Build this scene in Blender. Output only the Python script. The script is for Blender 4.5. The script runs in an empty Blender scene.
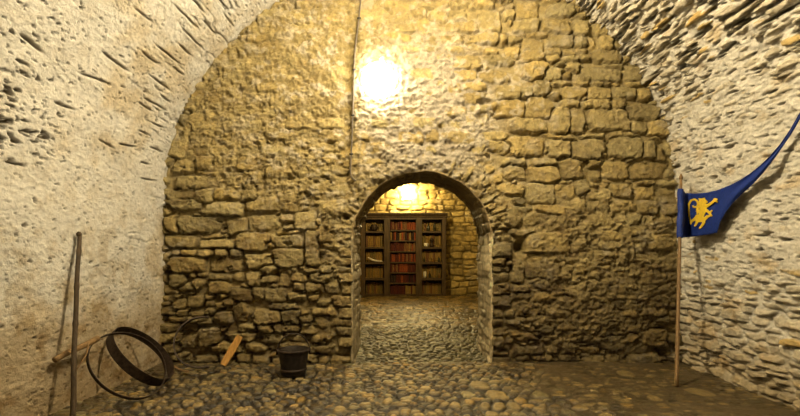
import bpy, bmesh, math, random
import numpy as np
from mathutils import Vector, Matrix
sc = bpy.context.scene
COL = sc.collection
random.seed(7)
F = 480.0                      # focal length in pixels of the 800 px frame
CH = 1.2                       # camera height
VX, VY = 400.0, 250.0          # vanishing point in the frame
DB = 5.16                      # distance of the big rubble wall
S = F / DB
XL, XR = -2.55, 3.0            # side walls
CXV, ZS, RV = 0.225, 1.61, 2.775
XD, ZD, RD = 0.234, 1.307, 0.739   # doorway arch
YP = 5.98                      # passage ends
YF = 12.95                     # far wall

def at(px, py, d):
    return Vector(((px - VX) / F * d, d, CH - (py - VY) / F * d))

# ---------------------------------------------------------------- tagging
def tag(o, label=None, cat=None, group=None, kind=None):
    if label: o['label'] = label
    if cat: o['category'] = cat
    if group: o['group'] = group
    if kind: o['kind'] = kind
    return o

def empty(name, loc=(0, 0, 0), rot=(0, 0, 0)):
    o = bpy.data.objects.new(name, None)
    o.empty_display_size = 0.1
    o.location = loc
    o.rotation_euler = rot
    COL.objects.link(o)
    return o

def link(name, me, mat=None, parent=None, smooth=True):
    o = bpy.data.objects.new(name, me)
    COL.objects.link(o)
    if mat: me.materials.append(mat)
    if parent:
        o.parent = parent
    if smooth:
        me.polygons.foreach_set('use_smooth', [True] * len(me.polygons))
    return o

# ---------------------------------------------------------------- noise
_T = [np.random.RandomState(100 + k).rand(256, 256).astype(np.float32) for k in range(6)]
def vn(x, y, k=0):
    T = _T[k % 6]
    xi = np.floor(x).astype(np.int64); yi = np.floor(y).astype(np.int64)
    fx = (x - xi); fy = (y - yi)
    fx = fx * fx * fx * (fx * (fx * 6 - 15) + 10); fy = fy * fy * fy * (fy * (fy * 6 - 15) + 10)
    a = T[xi & 255, yi & 255]; b = T[(xi + 1) & 255, yi & 255]
    c = T[xi & 255, (yi + 1) & 255]; d = T[(xi + 1) & 255, (yi + 1) & 255]
    return ((a * (1 - fx) + b * fx) * (1 - fy) + (c * (1 - fx) + d * fx) * fy) * 2 - 1
def fbm(x, y, oct=4, k=0, gain=.5):
    s = 0; amp = 1; tot = 0
    for i in range(oct):
        s = s + amp * vn(x + 17.3 * i + 5.1 * k, y + 9.7 * i + 3.3 * k, k + i)
        tot += amp; amp *= gain
        x, y = (x * 1.6 - y * 1.2), (x * 1.2 + y * 1.6)
    return s / tot
def sst(a, b, x):
    t = np.clip((x - a) / (b - a), 0, 1)
    return t * t * (3 - 2 * t)
def smax(a, b, k):
    h = np.clip(.5 + .5 * (a - b) / k, 0, 1)
    return b * (1 - h) + a * h + k * h * (1 - h)

# ---------------------------------------------------------------- stone fields
def stonefield(us, vs, seeds, warp, wf=7.0, reach=1.7, k=0):
    """us, vs ascending 1D; seeds = (cu, cv, a, b, rot, p). returns F1, F2, idx arrays [v,u]"""
    U, V = np.meshgrid(us, vs)
    wu = warp * (fbm(U * wf, V * wf, 3, k)); wv = warp * fbm(U * wf + 31, V * wf + 57, 3, k + 1)
    Uw = (U + wu); Vw = (V + wv)
    F1 = np.full(U.shape, .2); F2 = np.full(U.shape, .21); ID = np.full(U.shape, -1, np.int32)
    LU = np.zeros(U.shape); LV = np.zeros(U.shape)
    for i, (cu, cv, a, b, rot, p) in enumerate(seeds):
        R = max(a, b) * reach + warp + .03
        i0, i1 = np.searchsorted(us, [cu - R, cu + R]); j0, j1 = np.searchsorted(vs, [cv - R, cv + R])
        if i1 <= i0 or j1 <= j0: continue
        sl = (slice(j0, j1), slice(i0, i1))
        du = Uw[sl] - cu; dv = Vw[sl] - cv
        c, s_ = math.cos(rot), math.sin(rot)
        x = du * c + dv * s_; y = -du * s_ + dv * c
        if p < 3: d = (np.abs(x / a) ** p + np.abs(y / b) ** p) ** (1 / p)
        else:                       # angular block: a convex polygon of random half planes
            r_ = np.random.RandomState(i * 7 + 3); xa = x / a; yb = y / b; d = None
            for q in range(8):
                th = q * math.pi / 4 + r_.uniform(-.16, .16)
                off = r_.uniform(.86, 1.04) if q % 2 == 0 else r_.uniform(1.08, 1.42)
                e = (xa * math.cos(th) + yb * math.sin(th)) / off
                d = e if d is None else np.maximum(d, e)
        f = (d - 1) * min(a, b)
        f1 = F1[sl]; f2 = F2[sl]
        near = f < f1
        F2[sl] = np.where(near, f1, np.minimum(f2, f))
        F1[sl] = np.where(near, f, f1)
        ID[sl] = np.where(near, i, ID[sl])
        LU[sl] = np.where(near, x / a, LU[sl]); LV[sl] = np.where(near, y / b, LV[sl])
    return U, V, F1, F2, ID, LU, LV

def courses(u0, u1, v0, v1, h, w, rng, rot=.05, jit=.25, pr=(2.6, 5)):
    out = []; v = v0
    while v < v1:
        hh = rng.uniform(*h); u = u0 - rng.uniform(0, w[1])
        while u < u1:
            ww = rng.uniform(*w) * (hh / ((h[0] + h[1]) / 2)) ** .5
            out.append([u + ww / 2, v + hh / 2 + rng.uniform(-jit, jit) * hh, ww / 2, hh / 2 * rng.uniform(.8, 1.15),
                        rng.uniform(-rot, rot), rng.uniform(*pr)])
            u += ww
        v += hh
    return out

def relief(F1, F2, ID, LU, LV, n, rng, lo, hi, tilt, bevel, depth, dome=.0, margin=.012, facet=0, rec=0):
    """height above the mortar bed"""
    base = rng.uniform(lo, hi, n + 1); base = np.where(rng.rand(n + 1) < rec, base - .035, base); tu = rng.uniform(-tilt, tilt, n + 1); tv = rng.uniform(-tilt, tilt, n + 1)
    edge = np.minimum((F2 - F1) * .5, margin - F1)
    pr = sst(0, bevel, edge)
    lu = np.clip(LU, -1.2, 1.2); lv = np.clip(LV, -1.2, 1.2)
    h = base[ID] + tu[ID] * lu + tv[ID] * lv + dome * (1 - .5 * (lu * lu + lv * lv))
    if facet:
        for q in range(4):
            ph = rng.uniform(0, 6.28, n + 1)[ID]; kk = rng.uniform(.15, .8, n + 1)[ID]; sl = rng.uniform(.2, 1, n + 1)[ID] * facet
            h = h - np.maximum(0, lu * np.cos(ph) + lv * np.sin(ph) - kk) * sl
    return pr * (h + depth) - depth, pr, edge

def gridmesh(name, P, colr, mat, mask=None, flip=False):
    nv, nu = P.shape[:2]
    idx = np.arange(nv * nu).reshape(nv, nu)
    q = np.stack([idx[:-1, :-1], idx[:-1, 1:], idx[1:, 1:], idx[1:, :-1]], -1).reshape(-1, 4)
    if mask is not None: q = q[mask.reshape(-1)]
    if flip: q = q[:, ::-1]
    co = P.reshape(-1, 3)
    used = np.zeros(len(co), bool); used[q.ravel()] = True
    remap = np.cumsum(used) - 1
    co = co[used]; q = remap[q]; cc = colr.reshape(-1, 3)[used]
    me = bpy.data.meshes.new(name)
    me.vertices.add(len(co)); me.vertices.foreach_set('co', co.astype(np.float32).ravel())
    me.loops.add(len(q) * 4); me.loops.foreach_set('vertex_index', q.astype(np.int32).ravel())
    me.polygons.add(len(q)); me.polygons.foreach_set('loop_start', np.arange(len(q), dtype=np.int32) * 4)
    me.polygons.foreach_set('loop_total', np.full(len(q), 4, np.int32))
    me.update(); me.validate()
    a = me.color_attributes.new('tint', 'FLOAT_COLOR', 'POINT')
    a.data.foreach_set('color', np.concatenate([np.clip(cc, 0, 1), np.ones((len(cc), 1))], 1).astype(np.float32).ravel())
    o = link(name, me, mat)
    o['kind'] = 'structure'
    return o

# ---------------------------------------------------------------- materials
def nodes(name):
    m = bpy.data.materials.new(name); m.use_nodes = True
    nt = m.node_tree; b = nt.nodes['Principled BSDF']
    return m, nt, b
def stone_mat(name, rough=.8, bump=.5, scale=60, var=.35, spec=.3, bd=.01, rvar=.15):
    m, nt, b = nodes(name); N = nt.nodes.new; L = nt.links.new
    at_ = N('ShaderNodeAttribute'); at_.attribute_name = 'tint'
    tc = N('ShaderNodeTexCoord')
    n1 = N('ShaderNodeTexNoise'); n1.inputs['Scale'].default_value = scale * .35; n1.inputs['Detail'].default_value = 8; n1.inputs['Roughness'].default_value = .65
    n2 = N('ShaderNodeTexNoise'); n2.inputs['Scale'].default_value = scale; n2.inputs['Detail'].default_value = 6; n2.inputs['Roughness'].default_value = .7
    mr = N('ShaderNodeMapRange'); mr.inputs[1].default_value = .3; mr.inputs[2].default_value = .7; mr.inputs[3].default_value = 1 - var; mr.inputs[4].default_value = 1 + var * .7
    mx = N('ShaderNodeVectorMath'); mx.operation = 'SCALE'
    bp = N('ShaderNodeBump'); bp.inputs['Strength'].default_value = bump; bp.inputs['Distance'].default_value = bd
    rr = N('ShaderNodeMapRange'); rr.inputs[3].default_value = rough - rvar; rr.inputs[4].default_value = rough + rvar
    for n in (n1, n2): L(tc.outputs['Object'], n.inputs['Vector'])
    L(n1.outputs['Fac'], mr.inputs[0]); L(at_.outputs['Color'], mx.inputs[0]); L(mr.outputs[0], mx.inputs['Scale'])
    L(mx.outputs[0], b.inputs['Base Color']); L(n2.outputs['Fac'], bp.inputs['Height']); L(bp.outputs[0], b.inputs['Normal'])
    L(n1.outputs['Fac'], rr.inputs[0]); L(rr.outputs[0], b.inputs['Roughness'])
    b.inputs['Specular IOR Level'].default_value = spec
    return m
def plain(name, col, rough=.6, metal=0, var=.25, scale=20, bump=.2, stretch=(1, 1, 1), spec=.4):
    m, nt, b = nodes(name); N = nt.nodes.new; L = nt.links.new
    tc = N('ShaderNodeTexCoord'); mp = N('ShaderNodeMapping'); mp.inputs['Scale'].default_value = stretch
    n = N('ShaderNodeTexNoise'); n.inputs['Scale'].default_value = scale; n.inputs['Detail'].default_value = 6
    cr = N('ShaderNodeValToRGB')
    cr.color_ramp.elements[0].position = .3; cr.color_ramp.elements[1].position = .7
    cr.color_ramp.elements[0].color = tuple(c * (1 - var) for c in col) + (1,)
    cr.color_ramp.elements[1].color = tuple(min(1, c * (1 + var)) for c in col) + (1,)
    bp = N('ShaderNodeBump'); bp.inputs['Strength'].default_value = bump; bp.inputs['Distance'].default_value = .005
    L(tc.outputs['Object'], mp.inputs[0]); L(mp.outputs[0], n.inputs['Vector']); L(n.outputs['Fac'], cr.inputs[0])
    L(cr.outputs[0], b.inputs['Base Color']); L(n.outputs['Fac'], bp.inputs['Height']); L(bp.outputs[0], b.inputs['Normal'])
    b.inputs['Roughness'].default_value = rough; b.inputs['Metallic'].default_value = metal
    b.inputs['Specular IOR Level'].default_value = spec
    return m
def glow(name, col, st):
    m, nt, b = nodes(name)
    b.inputs['Base Color'].default_value = col + (1,)
    b.inputs['Emission Color'].default_value = col + (1,); b.inputs['Emission Strength'].default_value = st
    return m
M_WALL = stone_mat('rubble', .45, 1, 60, .35, .5, .02)
M_LIME = stone_mat('limewash', .8, .9, 75, .2, .25, .014)
M_FLOOR = stone_mat('cobbles', .36, .8, 70, .4, .5, .010)
M_FAR = stone_mat('far_rubble', .7, .6, 40, .35, .35, .015)

# ================================================================ BACK WALL
TR = [  # stones traced from the photograph, pixel rectangles
(548,4,576,16),(541,19,571,32),(574,19,588,34),(531,31,549,37),(547,34,576,47),(522,38,545,50),(520,50,543,61),(546,47,562,55),
(563,49,575,55),(562,56,580,61),(545,55,560,62),(523,62,548,79),(565,62,580,71),(498,32,510,46),(505,46,520,58),(512,0,540,18),
(514,19,539,31),(574,36,587,47),(600,35,615,49),(588,36,597,50),(575,48,590,52),(592,50,622,62),(580,54,592,60),
(604,63,626,69),(560,70,572,80),(580,67,622,81),(625,64,645,81),(625,81,643,87),(575,81,590,86),(591,81,604,86),(561,86,586,98),
(588,85,613,98),(614,87,636,98),(637,88,650,100),(550,79,572,85),(533,81,551,96),(495,85,520,99),(521,86,533,97),
(562,99,580,107),(527,97,554,118),(492,101,526,117),(484,120,506,132),(507,119,547,132),(551,108,570,134),(505,137,544,156),
(545,91,560,98),(545,134,575,139),(570,109,585,132),(582,99,610,107),(613,99,626,108),(587,109,632,130),(626,104,659,119),
(632,121,648,134),(649,121,670,136),(610,137,643,158),(571,139,603,160),(644,141,655,158),(655,143,665,160),(602,162,629,180),
(579,134,605,138),(612,132,640,137),(588,160,602,166),(547,140,571,157),(532,158,556,166),(560,158,585,179),(527,166,560,182),
(505,164,526,180),(493,183,523,195),(493,196,508,206),(526,184,556,204),(556,184,575,200),(485,163,494,174),(491,172,503,183),
(512,198,528,208),(536,205,570,215),(575,180,590,195),(573,198,588,212),(590,170,601,181),(631,163,668,180),(578,163,588,174),
(494,223,512,231),(487,233,498,241),(500,233,513,241),(489,243,512,257),(525,232,572,253),(521,254,570,262),(526,263,560,278),
(512,260,524,285),(527,280,549,290),(553,280,577,291),(545,216,585,229),(527,293,555,301),(595,325,628,352),(640,330,668,348),
(648,235,672,250),(622,255,660,262),(585,355,620,366),(628,352,660,366),(600,230,625,243),(600,270,630,285),(635,270,662,284),
(178,216,224,233),(163,214,177,232),(225,217,246,234),(248,215,280,231),(165,236,197,247),(198,238,233,248),(235,233,268,250),
(166,257,204,272),(208,257,245,272),(247,254,273,267),(170,250,180,256),(181,250,197,256),(197,249,213,257),(213,249,228,257),
(228,249,243,257),(162,200,202,210),(203,203,245,215),(294,210,316,230),(270,234,302,247),(274,249,303,267),(305,230,320,268),
(275,212,292,222),(191,277,204,291),(210,280,229,294),(230,272,242,282),(246,272,263,286),(266,288,285,302),(252,288,264,299),
(187,295,205,308),(168,275,185,289),(168,298,185,310),(215,312,231,324),(187,311,204,317),(182,323,198,331),(200,328,222,346),
(177,334,198,348),(235,304,250,320),(222,298,234,306),(270,303,297,309),(282,310,299,326),(254,310,281,325),(277,273,292,287),
(313,315,328,328),(232,288,251,300),(176,113,187,130),(189,112,220,129),(223,114,243,131),(245,118,262,130),(190,130,210,142),
(214,132,245,141),(168,134,188,158),(243,141,257,149),(172,160,195,172),(198,157,218,170),(222,158,236,170),(238,155,262,172),
(267,118,284,131),(286,114,303,131),(303,112,314,131),(289,133,305,142),(246,26,272,36),(228,40,256,50),(260,40,285,55),
(290,26,318,38),(222,60,250,74),(322,26,345,38),(480,12,500,30),(176,176,215,190),(220,178,262,192),(268,176,300,190)]
rng = np.random.RandomState(11)
def px2w(r):
    x0, y0, x1, y1 = r
    return [((x0 + x1) / 2 - VX) / S, CH + (VY - (y0 + y1) / 2) / S, (x1 - x0) / 2 / S * 1.04, (y1 - y0) / 2 / S * 1.05,
            rng.uniform(-.07, .07), rng.uniform(3, 6)]
seeds = [px2w(r) for r in TR]
seeds[TR.index((303,112,314,131))][4] = .35
seeds[TR.index((286,114,303,131))][4] = -.35
seeds[TR.index((235,304,250,320))][4] = .5
seeds[TR.index((191,277,204,291))][5] = 1.3
ntr = len(seeds)
def taken(u, v, sd, g=.9):
    for s in sd:
        if abs(u - s[0]) < s[2] * g + .015 and abs(v - s[1]) < s[3] * g + .01: return True
    return False
# quoins of the doorway and voussoirs round its arch
z = -.05
while z < ZD:
    h = rng.uniform(.075, .13)
    for sgn in (-1, 1):
        w = rng.uniform(.12, .27)
        c = (XD + sgn * (RD + w / 2), z + h / 2)
        if not taken(*c, seeds[:ntr]): seeds.append([c[0], c[1], w / 2, h / 2, 0, 5])
    z += h
a = 0
while a < math.pi:
    da = rng.uniform(.06, .1); L_ = rng.uniform(.2, .3)
    r = RD + L_ / 2
    seeds.append([XD + r * math.cos(a + da / 2), ZD + r * math.sin(a + da / 2), L_ / 2, r * da / 2 * .95, a + da / 2, 5])
    a += da
cs = courses(-2.8, 3.3, -.15, 4.6, (.07, .155), (.12, .36), rng)
core = list(seeds)
seeds += [c for c in cs if not taken(c[0], c[1], core, .98) and math.hypot(c[0] - XD, max(0, c[1] - ZD)) > RD - .02]
small = courses(-2.8, 3.3, -.15, 4.6, (.04, .06), (.05, .12), rng, .2)
seeds += [c for c in small if rng.rand() < .16 and not taken(c[0], c[1], core, .85)]
us = np.arange(-2.72, 3.2, .0105); vs = np.arange(-.12, 4.5, .0105)
U, V, F1, F2, ID, LU, LV = stonefield(us, vs, seeds, .014, 16)
PX = VX + U * S; PY = VY - (V - CH) * S
n = len(seeds)
H, pr, edge = relief(F1, F2, ID, LU, LV, n, rng, -.004, .044, .014, .012, .066, .004, .010, .026, .10)
rough = fbm(U * 9, V * 11, 5, 2)
fine = fbm(U * 38, V * 42, 4, 3, .6)
crag = np.abs(fbm(U * 20, V * 24, 4, 5, .6)) - .2
H += pr * (.011 * rough + .006 * fine + .030 * crag)
lump = fbm(U * 9, V * 11, 5, 4, .62)
ridge = 1 - np.abs(fbm(U * 11 + 4, V * 14, 4, 1, .6)) * 2.4
def blob(x, y, rx, ry): return np.exp(-(((PX - x) / rx) ** 2 + ((PY - y) / ry) ** 2))
big = fbm(U * 1.3, V * 1.7, 3, 5)
patch = fbm(U * 3.1, V * 3.6, 4, 2)
cov = 1.25 * blob(425, 100, 72, 85) + 1.0 * blob(310, 50, 75, 60) + .45 * blob(240, 90, 60, 60) + .8 * blob(300, 170, 70, 50) + .6 * blob(220, 130, 60, 60) + .95 * blob(615, 265, 95, 85) + .9 * blob(338, 245, 15, 34) + .35 * blob(330, 320, 30, 40) + .5 * blob(560, 330, 90, 35)
dl0 = np.hypot(U - XD, V - ZD)
cov = cov + .55 * np.exp(-((dl0 - RD - .14) / .13) ** 2) * sst(ZD - .1, ZD + .3, V)
cov = cov + .26 * patch - .1
pl = -.055 + .078 * np.clip(cov, 0, 1.1) + (.046 * lump + .026 * ridge + .045 * crag) * sst(.1, .6, cov)
drop = np.clip(cov, 0, 1)
Hs = smax(H, pl, .012)
isp = sst(-.008, .010, pl - H)
hn = sst(.44, .54, fbm(U * 6 + 11, V * 13, 4, 2, .6)) * sst(3.2, 1.0, V + .3 * U)
Hs -= .05 * np.maximum(hn, 0)
# the round stone in its hole, a few deep holes left by missing stones
for (x, y, rx, ry, dep) in ((596,175,8,8,.03),(520,248,5,7,.09),(486,102,7,3,.07),(440,129,3,4,.05),(565,285,13,6,.05),(346,217,3,3,.06),(498,110,5,4,.05),(322,318,6,6,.03),(183,330,10,8,.03),(275,274,4,4,.05),(480,118,5,5,.05),(330,145,4,5,.04)):
    g = np.exp(-((((PX - x) / rx) ** 2 + ((PY - y) / ry) ** 2)) ** 2)
    if x == 596: g = g - .95 * np.exp(-((((PX - x) / 4.8) ** 2 + ((PY - y) / 4.8) ** 2)) ** 2)
    Hs -= dep * 1.2 * g
# made-up step and groove along the cable, shaped to throw a shadow strip
xc = np.interp(PY, [0, 25, 60, 130, 175, 200], [361, 358, 354.5, 352, 350.5, 350])
dd = PX - xc - 1.2 * vn(PY * .15, PY * .0, 2)
Hs += (.045 * sst(-1.2, 1.6, dd) * np.exp(-np.clip(dd, 0, None) / 60) - .075 * np.exp(-((dd + 7) / 6) ** 2)) * sst(5, 40, PY) * sst(205, 170, PY)
# doorway opening
dl = np.where(V > ZD, np.hypot(U - XD, V - ZD), np.abs(U - XD))
bnd = RD + .010 * vn(U * 6, V * 6, 1) + .004 * vn(U * 22, V * 22, 2)
sd = dl - bnd
t = sst(.0, .03, sd)
Hs = Hs * t + .022 * (1 - t)
t2 = (np.abs(sd) < .008) & (V > -.1)
cx = np.where(V > ZD, (U - XD) / np.maximum(dl, 1e-6), np.sign(U - XD)); cz = np.where(V > ZD, (V - ZD) / np.maximum(dl, 1e-6), 0)
Uq = np.where(t2, U - cx * sd, U); Vq = np.where(t2, V - cz * sd, V)
inside = sd < -.001
inside &= ~t2
f_in = inside[:-1, :-1] | inside[1:, :-1] | inside[:-1, 1:] | inside[1:, 1:]
P = np.stack([Uq, DB - Hs, Vq], -1)
tone = rng.uniform(.74, 1.2, n + 1); warm = rng.uniform(-1, 1, n + 1)
A = np.array
stone_c = A([.48, .36, .135])[None, None] * tone[ID][..., None] * (1 + warm[ID][..., None] * A([.02, -.03, -.16]))
stone_c = stone_c * (1 + .16 * rough[..., None] + .12 * fine[..., None])
mort = A([.20, .145, .065])[None, None] * (1 + .25 * patch[..., None])
c = stone_c * pr[..., None] + mort * (1 - pr[..., None])
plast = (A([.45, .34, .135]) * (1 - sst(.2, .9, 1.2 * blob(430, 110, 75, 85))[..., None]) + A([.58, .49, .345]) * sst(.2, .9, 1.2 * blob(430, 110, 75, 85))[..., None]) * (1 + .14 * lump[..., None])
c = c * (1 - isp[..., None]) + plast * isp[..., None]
# brown earthy damp low on the wall plus painted shade, stronger to the right
damp_shade = sst(.0, 1.0, (1.75 - V) * .75 + .35 * patch + .12 * big) * (.62 + .38 * sst(-.5, 1.2, U))
c = c * (1 - damp_shade[..., None] * (1 - A([.46, .43, .38])))
grime = sst(.0, .45, fbm(U * 6 + 21, V * 10, 5, 0, .65)) * (.35 + .65 * sst(2.6, .8, V))
c = c * (1 - .85 * grime[..., None] * (1 - A([.50, .42, .30])))
lime_glint = sst(.25, .6, fbm(U * 5 + 9, V * 6, 5, 0, .6)) * .35
glint_paint = sst(.08, .34, fbm(U * 13 + 3, V * 15, 4, 3, .6) + .25 * lump) * np.clip(1.0 * blob(430, 100, 95, 100) + .8 * blob(310, 80, 110, 90) + .35 * blob(300, 200, 90, 60) + .3 * blob(540, 90, 60, 70), 0, 1)  # cream patches round the lamp paint highlights into the wall colour
lime_glint = np.maximum(lime_glint, glint_paint * .85)
c = c * (1 - lime_glint[..., None]) + A([.70, .60, .42]) * lime_glint[..., None] * (1 - .5 * damp_shade[..., None])
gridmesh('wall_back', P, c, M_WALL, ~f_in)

# ================================================================ DOORWAY REVEAL
Lj = ZD + .08
Ltot = 2 * Lj + math.pi * RD
ts = np.arange(0, Ltot, .011); ys = np.concatenate([[-.02, -.008], np.arange(0, YP - DB + .05, .012)])
rng = np.random.RandomState(5)
sd_ = courses(-.1, YP - DB + .2, -.1, Ltot + .1, (.075, .12), (.16, .34), rng, .02)
T_, Y_ = np.meshgrid(ts, ys, indexing='ij')
U, V, F1, F2, ID, LU, LV = stonefield(ys, ts, sd_, .012)
Hh, pr, _ = relief(F1, F2, ID, LU, LV, len(sd_), rng, .0, .018, .006, .016, .012)
Hh += .008 * fbm(U * 14, V * 14, 4, 1)
Hh = np.clip(Hh, .0, .04) * sst(0, .05, U)
tt = V
ang = np.clip((tt - Lj) / RD, 0, math.pi)
wig = .010 * vn((XD - RD * np.cos(ang)) * 6, np.where(tt < Lj, tt - .08, np.where(tt > Ltot - Lj, Ltot - tt - .08, ZD + RD * np.sin(ang))) * 6, 1)
R_ = RD + wig - Hh
R_ = np.where(U < -.01, R_ + .02, R_)
X = XD - R_ * np.cos(ang)
Z = ZD + R_ * np.sin(ang)
Z = np.where(tt < Lj, tt - .08, np.where(tt > Ltot - Lj, Ltot - tt - .08, Z))
P = np.stack([X, DB - .022 + U + np.where(U < -.01, .03, 0), Z], -1)
tone = rng.uniform(.8, 1.15, len(sd_) + 1)
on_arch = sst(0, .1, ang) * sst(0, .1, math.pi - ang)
c = A([.50, .40, .22]) * (1 + (.9 * sst(.16, .02, U + .05 * vn(V * 7, U * 7, 2)) * (V > Lj) + .25 * sst(.1, .3, fbm(U * 6, V * 4, 4, 4))) [..., None]) * tone[ID][..., None] * (1 + .2 * fbm(U * 9, V * 9, 4, 2)[..., None])  # front edge of arch and right jamb painted lighter, as if lit
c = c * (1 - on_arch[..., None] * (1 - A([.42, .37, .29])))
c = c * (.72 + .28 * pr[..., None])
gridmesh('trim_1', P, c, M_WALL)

# ================================================================ SIDE WALLS AND VAULT
ny0 = np.concatenate([np.arange(-6.0, 2.4, .12), np.arange(2.4, DB + .06, .0105)])
LA = math.pi * RV
def section(sv):
    """arc length -> x, z, inward normal; 0 = spring line left, LA = spring line right"""
    a = np.clip(sv / RV, 0, math.pi)
    x = CXV - RV * np.cos(a); z = ZS + RV * np.sin(a)
    nx = np.cos(a); nz = -np.sin(a)
    z = np.where(sv < 0, ZS + sv, z); z = np.where(sv > LA, ZS - (sv - LA), z)
    return x, z, nx, nz
def left_skin(sv):
    rng = np.random.RandomState(21)
    sds = courses(-1, DB + .3, sv[0] - .2, sv[-1] + .2, (.05, .11), (.18, .5), rng, .03)
    U, V, F1, F2, ID, LU, LV = stonefield(ny0, sv, sds, .035, 5)
    H, pr, edge = relief(F1, F2, ID, LU, LV, len(sds), rng, -.002, .008, .005, .013, .016)
    rough = fbm(U * 5, V * 7, 4, 1); fine = fbm(U * 26, V * 40, 4, 2, .6); big = fbm(U * 1.1, V * 1.4, 3, 3)
    jm = .8 * sst(.0, .4, fbm(U * 2.5, V * 9, 3, 4) + .3 * sst(.1, 1.6, V) - .25) * sst(3.4, 4.9, U + .25 * big)  # where joints show through
    H = H * jm + .008 * rough + .006 * fine + .012 * big + .005 * (np.abs(fbm(U * 12, V * 20, 4, 5, .6)) - .2)
    # flaked pits
    rot = fbm(U * 13 + V * 3, V * 34, 5, 5, .62)
    pm = np.exp(-(((U - 3.05) / .45) ** 2 + ((V - .62) / .55) ** 2)) * .42 + np.exp(-(((U - 3.2) / .5) ** 2 + ((V - .35) / .22) ** 2)) * .18
    pit = sst(.60, .70, rot + pm + .05 * big)
    spk = sst(.53, .62, fbm(U * 26, V * 42, 3, 0, .55) + .06 * big)
    pit = np.maximum(pit, spk * .8)
    # a few long slots
    for (y, s, w, h, sl) in ((4.62,1.02,.20,.0065,.02),(4.55,1.22,.2,.0065,-.02),(4.45,1.48,.22,.0065,.01),(4.6,1.75,.22,.0065,0),(4.35,1.85,.2,.0065,.02),(4.9,.62,.13,.0065,0),(4.85,.3,.12,.0065,.02),(3.75,.95,.16,.0065,.1),(3.9,1.15,.16,.0065,-.05),(3.12,.95,.10,.010,-.15),(3.55,.66,.09,.0065,.05),(4.25,1.35,.14,.007,.0),(4.62,1.62,.12,.007,.0),(4.72,1.42,.11,.007,.03),(4.75,1.12,.1,.007,-.03),
        (4.5,.95,.12,.006,-.04),(4.8,.85,.1,.006,.03),(4.62,.72,.1,.0065,0),(4.3,2.0,.16,.007,0),(4.7,1.95,.15,.007,.0),(4.55,2.2,.15,.0065,.02),(4.85,2.15,.12,.0065,0),(4.4,.55,.13,.0065,.1),(4.1,.5,.1,.0065,-.15),(4.75,.45,.08,.0065,0),(3.9,1.6,.12,.0065,.05)):
        yy = U - y; ss = V - s - sl * yy - .004 * vn(U * 9, V * 3, 2)
        g = np.exp(-((yy / w) ** 4)) * np.exp(-((ss / h) ** 2))
        pit = np.maximum(pit, g)
    H = H - .045 * pit + .045 * sst(.7, 2.2, V)
    jn = (1 - pr) * jm
    base = A([.84, .79, .68])[None, None] * (1 + .07 * rough[..., None] + .06 * fine[..., None])
    stain = sst(.1, .7, big + .6 * fbm(U * 4, V * 5, 4, 2) + .9 * sst(.3, -1.5, V))
    base = base * (1 - stain[..., None] * (1 - A([.88, .80, .66])))
    mot = sst(-.05, .45, fbm(U * 7 + 3, V * 8, 5, 1, .65)) * (.25 + .75 * sst(.6, -1.3, V))
    base = base * (1 - .8 * mot[..., None] * (1 - A([.62, .52, .36])))
    low = sst(-.5, -1.6, V + .25 * rough)
    base = base * (1 - low[..., None] * (1 - A([.58, .50, .38])))  # brown damp low on the wall, with its shade put into the colour
    base = base * (1 - .3 * jn[..., None])
    dark = A([.16, .115, .055])
    c = base * (1 - pit[..., None] * .85) + dark * pit[..., None] * .85
    return U, V, H, c
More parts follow.
